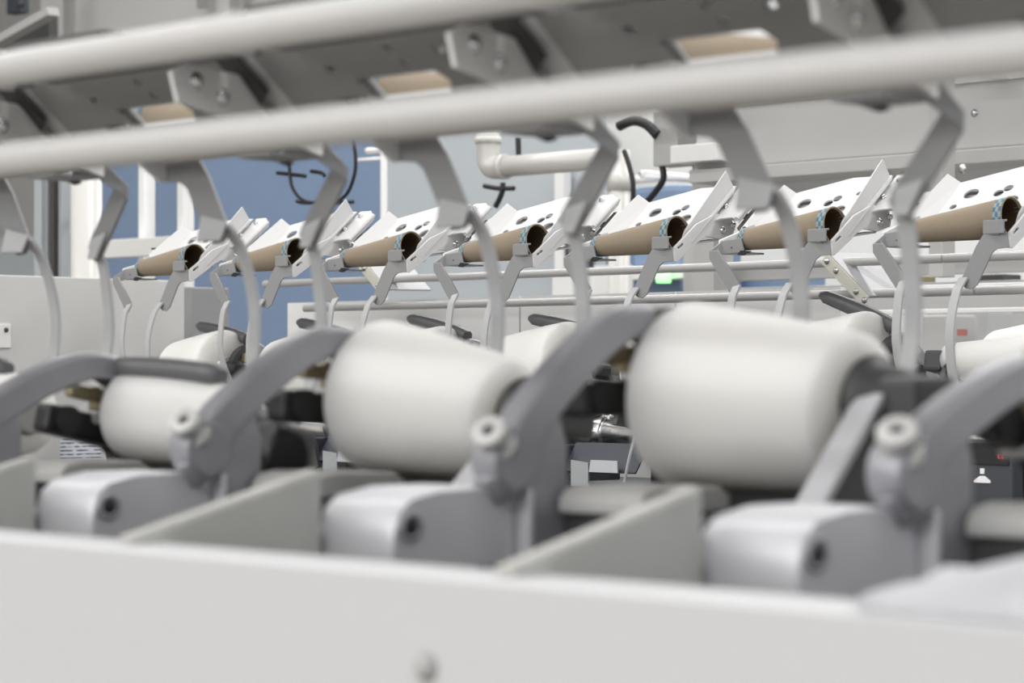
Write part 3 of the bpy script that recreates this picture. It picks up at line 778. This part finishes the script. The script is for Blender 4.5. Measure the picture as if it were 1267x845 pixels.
# blue wall with white frame, left
yb = 6.2
def wallpiece(name, p0, p1, y, m, label, cat='panel', t=.05, z0=None, z1=None, group=None):
    a, b_ = at(p0, 455, y), at(p1, 455, y)
    return solo(name, lambda b: bx(b, V((a.x, y, z0)), V((b_.x, y + t, z1))), m, label, cat, group)
wallpiece('wall_panel', 112, 474, yb, 'blue', 'blue wall panel behind the left end of the far row', t=.05, z0=.0, z1=2.15)
wallpiece('wall_panel', 475, 738, yb, 'haze', 'pale blue grey wall panel behind the middle of the far row', t=.05, z0=.0, z1=2.1)
wallpiece('wall_panel', 739, 905, yb + .1, 'blue', 'blue wall panel behind the white suction pipe, right of centre', t=.05, z0=.0, z1=1.62)
wallpiece('upper_wall_panel', 50, 700, yb + 1.2, 'white', 'white wall panel above the blue panel at the upper left', t=.05, z0=1.85, z1=4.4)
wallpiece('upper_wall_panel', 700, 1300, yb + 1.9, 'white', 'white wall panel behind the crossing beams at the upper right', t=.05, z0=1.3, z1=4.4)
wallpiece('upper_wall_panel', -60, 49, yb + 1.2, 'grey', 'grey wall strip at the upper left corner', t=.05, z0=1.86, z1=4.4)
wallpiece('wall_panel', -60, 80, yb + .6, 'haze', 'pale blue grey wall panel at the far left above the end cabinet', t=.05, z0=0, z1=1.85)
yp = 5.0
column(171, yp, .030, .05, 0, HC + .80, 'bright', 'tall white square column left of centre, in front of the blue panel')
column(219, yp, .030, .05, 0, HC + .80, 'white', 'tall pale square column nearer the first far cone, before the blue panel')
def f_crossbeam(b):
    a, c = at(118, 297, yp - .06), at(330, 0, yp - .06); z = at(130, 297, yp - .06).z
    bx(b, V((a.x, yp - .06, z - .062)), V((c.x - .1, yp - .01, z)), .003)
solo('cross_beam', f_crossbeam, 'white', 'white horizontal beam behind the first far cone', 'beam')
# cream cylinder on the end cabinet
cc = V((cx - .26, 3.30, HC + .196))
pc_ = at(107, 345, 3.95)
r = empty('cream_cylinder', (pc_.x, pc_.y, pc_.z)); tag(r, 'thick cream standing pipe behind the end cabinet at left', 'pipe')
part('pipe', lambda b: cyl(b, V((pc_.x, pc_.y, 0)), pc_ + V((0, 0, .30)), .0435, 32), 'pvc', r)
part('pipe_foot', lambda b: lathe(b, [(0, .05), (.012, .05), (.014, .045)], pc_ - V((0, 0, .01)), (0, 0, 1), 32), 'pvc', r)
# aluminium profiles left
for i, (p, wd, zt, m_) in enumerate(((42, .040, 270, 'haze'), (56, .012, 245, 'alu'), (62, .020, 230, 'mech'), (72, .018, 240, 'alu'))):
    a = at(p, zt, 4.3)
    solo('upright_profile', lambda b: bx(b, V((a.x, 4.3, 0)), V((a.x + wd, 4.33, a.z + (.3 if i else 0.25))), .002), m_,
         ['pale flat upright at far left behind the end cabinet', 'narrow aluminium upright beside the dark one', 'dark upright profile left of the cream pipe', 'aluminium upright next to the cream pipe'][i], 'profile')
# white bent tube frame, bright
yt = 5.3
a = at(475, 190, yt)
solo('bent_tube', lambda b: tube(b, [V((a.x, yt, .0)), V((a.x, yt, a.z - .02)), V((a.x - .004, yt, a.z + .004)), V((a.x - .02, yt, a.z + .012)), V((a.x - .08, yt, a.z + .014))], .0115, 14, 4),
     'bright', 'bright white upright tube with a bent top beside the blue panel', 'tube')
a2 = at(448, 198, yt)
solo('tube_stub', lambda b: cyl(b, V((a2.x - .02, yt, a2.z)), V((a.x, yt, a2.z)), .007, 12), 'bright', 'short white tube joined to the bent white tube', 'tube')
# suction pipe with elbow
ys = 4.9
def f_pipe(b):
    p, q = at(604, 208, ys), at(760, 205, ys)
    z = p.z
    cyl(b, V((p.x + .03, ys, z)), V((q.x - .03, ys, z)), .030, 28)
def f_elbow(b):
    p = at(604, 208, ys); z = p.z
    tube(b, [V((p.x, ys, z + .10)), V((p.x, ys, z + .05)), V((p.x + .003, ys, z + .02)), V((p.x + .015, ys, z + .004)), V((p.x + .035, ys, z)), V((p.x + .07, ys, z))], .034, 24, 4)
def f_elbow_ring(b):
    p = at(604, 208, ys); lathe(b, [(0, .038), (.02, .038)], V((p.x, ys, p.z + .07)), (0, 0, 1), 24)
    lathe(b, [(0, .0365), (.02, .0365)], V((p.x + .055, ys, p.z)), (1, 0, 0), 24)
def f_down(b):
    q = at(766, 210, ys); z = at(604, 208, ys).z
    cyl(b, V((q.x, ys, .0)), V((q.x, ys, z + .02)), .030, 28)
def f_down_ring(b):
    q = at(766, 210, ys); z = at(766, 232, ys).z
    lathe(b, [(0, .034), (.05, .034)], V((q.x, ys, z - .01)), (0, 0, 1), 28)
r = empty('suction_pipe', at(690, 208, ys)); tag(r, 'white plastic suction pipe with elbow behind the far row, right of centre', 'pipe')
part('cross_pipe', f_pipe, 'pvc', r); part('elbow', f_elbow, 'pvc', r); part('elbow_ring', f_elbow_ring, 'pvc', r); part('down_pipe', f_down, 'pvc', r); part('pipe_ring', f_down_ring, 'pvc', r)
# lamp housing tube
a = at(787, 222, 5.6); b2 = at(832, 226, 5.6)
solo('rounded_duct', lambda b: tube(b, [a, V((b2.x - .03, 5.6, a.z)), V((b2.x - .005, 5.61, a.z)), V((b2.x, 5.64, a.z)), V((b2.x, 8.12, a.z))], .013, 14, 4), 'bright', 'bright white rounded tube right of the suction pipe', 'tube')
# black cables
hz_ = lambda y: HC + .1045 * y / CO        # a pale hose rail the cables hang from
solo('hose_rail', lambda b: bx(b, V((at(200, 0, 4.6).x, 4.585, hz_(4.6) - .006)), V((at(900, 0, 4.6).x, 4.615, hz_(4.6) + .006)), .002), 'beam', 'thin pale hose rail high behind the far row, mostly hidden by the near rail', 'rail')
def cable(pts, y, rad, label):
    P = [at(px, py, y) for px, py in pts]
    o = P[0]
    return solo('black_cable', lambda b: tube(b, P, rad, 8, 6), 'black', label, 'cable', 'black cables', 0, o)
cable([(357, 170), (358, 205), (362, 232), (377, 249), (400, 250), (425, 244), (437, 222), (440, 196), (435, 162)], 4.6, .0055, 'black cable loop hanging before the blue panel at left')
cable([(343, 214), (362, 216), (378, 218)], 4.605, .006, 'short black cable clamp across the hanging loop')
cable([(385, 212), (398, 214), (402, 218)], 4.605, .006, 'short black cable stub right of the clamp')
cable([(367, 249), (380, 251), (437, 250)], 4.6, .0055, 'black strap across the bottom of the hanging loop')
cable([(599, 230), (616, 233), (636, 233)], 4.87, .007, 'black strap on the stem under the white elbow')
cable([(622, 226), (622, 234), (619, 244), (613, 256)], 4.87, .008, 'black stem hanging beneath the white elbow')
cable([(641, 170), (642, 200)], 4.95, .008, 'black upright hose above the cross pipe')
cable([(766, 156), (784, 149), (800, 154), (814, 168)], 4.7, .014, 'thick black hose arching at top right of centre')
cable([(772, 186), (777, 200), (783, 225), (783, 252)], 4.85, .007, 'thin black cable along the white down pipe')
cable([(818, 200), (821, 220), (812, 236), (800, 250), (790, 262)], 4.72, .0085, 'curved black hose beside the grey control box')
# right hand frame of the doffing gantry
yg = 4.7
def gx(px, y=yg): return at(px, 455, y).x
def zat(py, px, y=yg): return at(px, py, y).z
solo('control_box', lambda b: bx(b, V((gx(808), yg, zat(206, 808))), V((gx(838), yg + .07, zat(135, 838))), .003), 'grey', 'grey control box beside the curved black hose', 'box')
solo('gantry_post', lambda b: bx(b, V((gx(834), yg + .07, 0)), V((gx(861), yg + .15, zat(130, 850))), .003), 'beam', 'pale upright post right of the grey control box', 'post')
def f_gbeam(b):
    z0, z1 = zat(183, 1230), zat(101, 1230)
    bx(b, V((gx(868), yg - .02, z0)), V((gx(1330), yg + .1, z1)), .004)
r = empty('gantry_beam', V((gx(1100), yg, zat(183, 1100)))); tag(r, 'wide pale grey gantry beam at the upper right', 'beam')
part('beam_box', f_gbeam, 'beam', r)
part('beam_ledge', lambda b: bx(b, V((gx(868), yg - .05, zat(203, 1230))), V((gx(1330), yg + .1, zat(185, 1230))), .003), 'beam', r)
part('beam_lip', lambda b: bx(b, V((gx(868), yg - .03, zat(101, 1230))), V((gx(1330), yg + .05, zat(95, 1230))), .002), 'white', r)
part('bolt', bolt_at(V((gx(1212), yg - .02, zat(141, 1212))), (0, -1, 0), .007), 'steel', r)
part('bolt', bolt_at(V((gx(1207), yg - .05, zat(211, 1207))), (0, -1, 0), .008), 'steel', r)
def f_gback(b):
    bx(b, V((gx(862), yg + .15, zat(250, 900))), V((gx(1330), yg + .17, zat(203, 900))))
solo('gantry_apron', f_gback, 'beam', 'pale grey apron hanging beneath the gantry beam', 'panel')
solo('gantry_upright', lambda b: bx(b, V((gx(1149, 4.45), 4.45, HC + .20)), V((gx(1149, 4.45) + .036, 4.50, HC + .95)), .002), 'grey', 'grey upright crossing the gantry beam at the upper right', 'post')
solo('gantry_bracket', lambda b: bx(b, V((gx(842, 4.66), 4.62, zat(200, 845, 4.6))), V((gx(900, 4.66), 4.68, zat(178, 845, 4.6))), .003), 'white', 'white ledge bracket above the recess left of the gantry beam', 'bracket')
for i, (py, t, y_, m_, lb_) in enumerate(((12, .02, 5.2, 'beam', 'pale strip beam along the top right corner'), (29, .012, 5.1, 'bright', 'thin white strip under the top right strip beam'), (38, .02, 5.1, 'mech', 'dark strip beneath the thin white strip at top right'), (46, .015, 5.0, 'white', 'white pipe strip just above the near rail at top right'))):
    z = at(1150, py, y_).z
    solo('strip_beam', lambda b: bx(b, V((at(1040, 0, y_).x, y_, z)), V((at(1330, 0, y_).x, y_ + .04, z + t)), .002), m_, lb_, 'beam')
solo('clip_lever', lambda b: slab(b, [at(1215, 88, yg - .06), at(1250, 93, yg - .06), at(1250, 97, yg - .06), at(1217, 97, yg - .06)], .02), 'white', 'small white clip lever lying on the gantry beam', 'lever')
solo('black_hood', lambda b: bx(b, at(1012, 214, 4.9), at(1062, 204, 4.9) + V((0, .06, 0)), .002), 'black', 'black hood under the gantry beam right of centre', 'hood')
solo('yellow_tag', lambda b: bx(b, at(1030, 228, 4.9), at(1042, 217, 4.9) + V((0, .01, 0))), 'yellow', 'small yellow green tag below the black hood', 'tag')
# diag beam upper left
yd = 6.0
da, db = at(-20, 62, yd), at(66, 14, yd)
solo('diagonal_beam', lambda b: ribbon(b, [da, db], (0, 1, 0), .06, .035, 0), 'beam', 'pale slanting strut in the upper left corner', 'beam')
solo('dark_slab', lambda b: slab(b, [at(-20, 80, yd + .2), at(66, 18, yd + .2), at(66, 110, yd + .2), at(-20, 110, yd + .2)], .05), 'mech', 'dark panel beneath the slanting strut', 'panel')  # flat dark slab filling the triangle under the strut
solo('valve_block', lambda b: (bx(b, at(8, 18, yd), at(24, -6, yd) + V((0, .05, 0)), .004), cyl(b, at(28, 5, yd), at(28, 5, yd) + V((0, -.03, 0)), .018, 14)), 'bluegrey', 'small blue grey valve block at the top left corner', 'valve')
solo('panel_trim', lambda b: bx(b, at(78, 110, 7.2), at(87, -20, 7.2) + V((0, .03, 0))), 'grey', 'narrow grey trim on the white panel at upper left', 'trim')
solo('switch_plate', lambda b: bx(b, at(243, 10, 7.3), at(252, -20, 7.3) + V((0, .03, 0))), 'grey', 'narrow dark switch strip on the upper left white panel', 'switch')
solo('wall_conduit', lambda b: bx(b, at(284, 20, 7.3), at(297, -30, 7.3) + V((0, .03, 0))), 'grey', 'grey wall conduit right of the narrow switch strip at upper left', 'conduit')

# white machine behind, right of centre, with the green signal
yq = 5.4
def f_cab(b): bx(b, V((at(683, 0, yq).x, yq, 0)), V((at(735, 0, yq).x, yq + .1, zat(338, 700, yq))), .003)
solo('white_cabinet', f_cab, 'white', 'white cabinet behind the far rails, left of the green signal', 'cabinet')
def f_cab2(b): bx(b, V((at(736, 0, yq).x, yq, zat(347, 770, yq))), V((at(900, 0, yq).x, yq + .1, zat(331, 770, yq))), .003)
solo('white_crossbar', f_cab2, 'white', 'white crossbar behind the far rails beside the green signal', 'beam')
solo('green_signal', lambda b: cyl(b, at(821, 350, yq - .022), at(821, 334, yq - .022), .022, 16), 'green', 'glowing green signal lamp behind the far rails', 'lamp')
solo('pale_post', lambda b: bx(b, V((at(845, 0, 5.3).x, 5.3, 0)), V((at(866, 0, 5.3).x, 5.36, zat(285, 850, 5.3))), .003), 'beam', 'pale grey post right of the green signal', 'post')
solo('pale_post', lambda b: bx(b, V((at(872, 0, 5.25).x, 5.25, 0)), V((at(884, 0, 5.25).x, 5.3, zat(295, 850, 5.3))), .003), 'beam', 'narrow pale post second right of the green signal', 'post')
wallpiece('wall_panel', 905, 1010, yb + .2, 'blue', 'low blue wall panel right of the pale posts', t=.05, z0=.0, z1=1.5)

def f_cover(b):
    p, q = at(783, 275, 5.5), at(842, 227, 5.5)
    bx(b, V((p.x, 5.5, 0)), V((q.x, 5.58, q.z)), .02)
solo('blue_cover', f_cover, 'blue', 'rounded blue machine cover under the white rounded tube', 'cover')
wallpiece('white_strip', 686, 697, yb - .06, 'white', 'white upright strip on the pale wall panel behind the suction pipe', 'trim', .04, 0, 1.9)
wallpiece('wall_panel', 698, 724, yb - .05, 'bluegrey', 'dark blue grey panel beside the white upright strip', 'panel', .04, 1.55, 1.72)
wallpiece('pale_pillar', 735, 760, 5.2, 'white', 'white pillar below the suction pipe behind the far rails', 'pillar', .08, 0, 1.5)
# a finished cone waiting on the belt behind the rightmost position
a = at(1230, 452, 3.47)
r = empty('yarn_package', a); tag(r, 'white yarn cone waiting behind the far row at the right edge', 'yarn')
part('yarn', lambda b: lathe(b, [(-.002, .02), (0, .050), (.004, .056), (.010, .059), (.15, .078), (.156, .075), (.158, .02)], a, (1, 0, .03), 40), 'yarn', r)
part('core_tube', lambda b: lathe(b, [(-.01, .014), (-.01, .017), (.17, .024), (.17, .021)], a, (1, 0, .03), 24), 'core', r)
solo('cone_belt', lambda b: bx(b, V((a.x - .3, 3.401, HC - .30)), V((-1.2, 3.54, a.z - .060)), .004), 'darkgrey', 'dark belt carrying the finished yarn cone behind the far row', 'belt')

# third row far behind at the right: rails, boards, one package
y3 = 5.6
def hbar(px0, px1, py, pref, y, h, m, label, name='cross_bar', cat='bar'):
    z = at(pref, py, y).z
    return solo(name, lambda b: bx(b, V((at(px0, 0, y).x, y, z)), V((at(px1, 0, y).x, y + .03, z + h)), .002), m, label, cat)
hbar(880, 1330, 359, 1150, 4.4, .012, 'white', 'thin white crossbar behind the lower far rail at right')
hbar(1085, 1330, 388, 1150, 4.3, .010, 'white', 'thin white crossbar beneath the far rails at right')
hbar(900, 1330, 340, 1150, 4.9, .030, 'beam', 'pale grey wide crossbar between the far rails at right')
for i, (p0, p1, y0, y1, m_, lb_) in enumerate(((1055, 1096, 349, 341, 'mech', 'dark motor block under the pale crossbar, first of three'), (1108, 1136, 352, 342, 'brass', 'brownish motor block under the pale crossbar, second of three'), (1206, 1242, 351, 340, 'mech', 'dark motor block under the pale crossbar, nearest the right edge'))):
    solo('motor_block', lambda b: bx(b, at(p0, y0, 5.2), V((at(p1, 0, 5.2).x, 5.28, at(p0, y1, 5.2).z)), .004), m_, lb_, 'motor', 'motor blocks of the third row')
hbar(900, 1330, 355, 1150, 5.19, .012, 'arm', 'grey carrier bar under the motor blocks at right')
def f_board3(b): bx(b, V((at(930, 0, y3 + .3).x, y3 + .3, 0)), V((at(1400, 0, y3 + .3).x, y3 + .34, zat(362, 1150, y3 + .3))))
solo('back_board', f_board3, 'beam', 'pale grey machine side far behind at the lower right', 'panel')
for i, (p, wd, zt, m_) in enumerate(((1098, .05, 385, 'white'), (1140, .10, 390, 'beam'), (1210, .035, 385, 'arm'))):
    q = at(p, zt, y3)
    solo('machine_housing', lambda b: bx(b, V((q.x, y3, 0)), V((q.x + wd, y3 + .12, q.z)), .006), m_, ['white rounded housing of the third row behind a far hook', 'pale wide housing of the third row at right', 'grey narrow housing of the third row near the right edge'][i], 'machine')
lp = at(1190, 411, y3 - .01)
solo('warning_label', lambda b: bx(b, lp + V((-.016, 0, -.010)), lp + V((.016, .003, .008))), 'redprint', 'small faded red warning label on the third row housing', 'label')
a = at(1140, 492, 4.5)
solo('distant_cover', lambda b: bx(b, V((a.x - .3, 4.5, 0)), V((a.x + .4, 4.6, a.z + .02)), .006), 'white', 'white machine cover low behind the far row at right', 'cover')

# crumpled white film on the panel edge, lower right
def f_film(b):
    N = 16; G = []
    for i in range(N + 1):
        row = []
        for j in range(9):
            u, v = i / N, j / 8
            x = -.645 + u * .20; y0 = .868; y1 = .87 + .085 * min(1, u * 2.2) + .01
            y = y0 + (y1 - y0) * v
            z = -.1055 + v * (.004 + .032 * min(1, u * 2.2)) + .0045 * math.sin(31 * u + 7 * v) * math.sin(9 * v + 14 * u) * v
            row.append(b.verts.new((x, y, HC + z)))
        G.append(row)
    for i in range(N):
        for j in range(8):
            f = b.faces.new((G[i][j], G[i + 1][j], G[i + 1][j + 1], G[i][j + 1])); f.smooth = True
    r_ = bmesh.ops.solidify(b, geom=b.faces[:], thickness=.0015)
solo('plastic_sheet', f_film, 'film', 'crumpled shiny white plastic sheet on the panel edge at lower right', 'sheet')
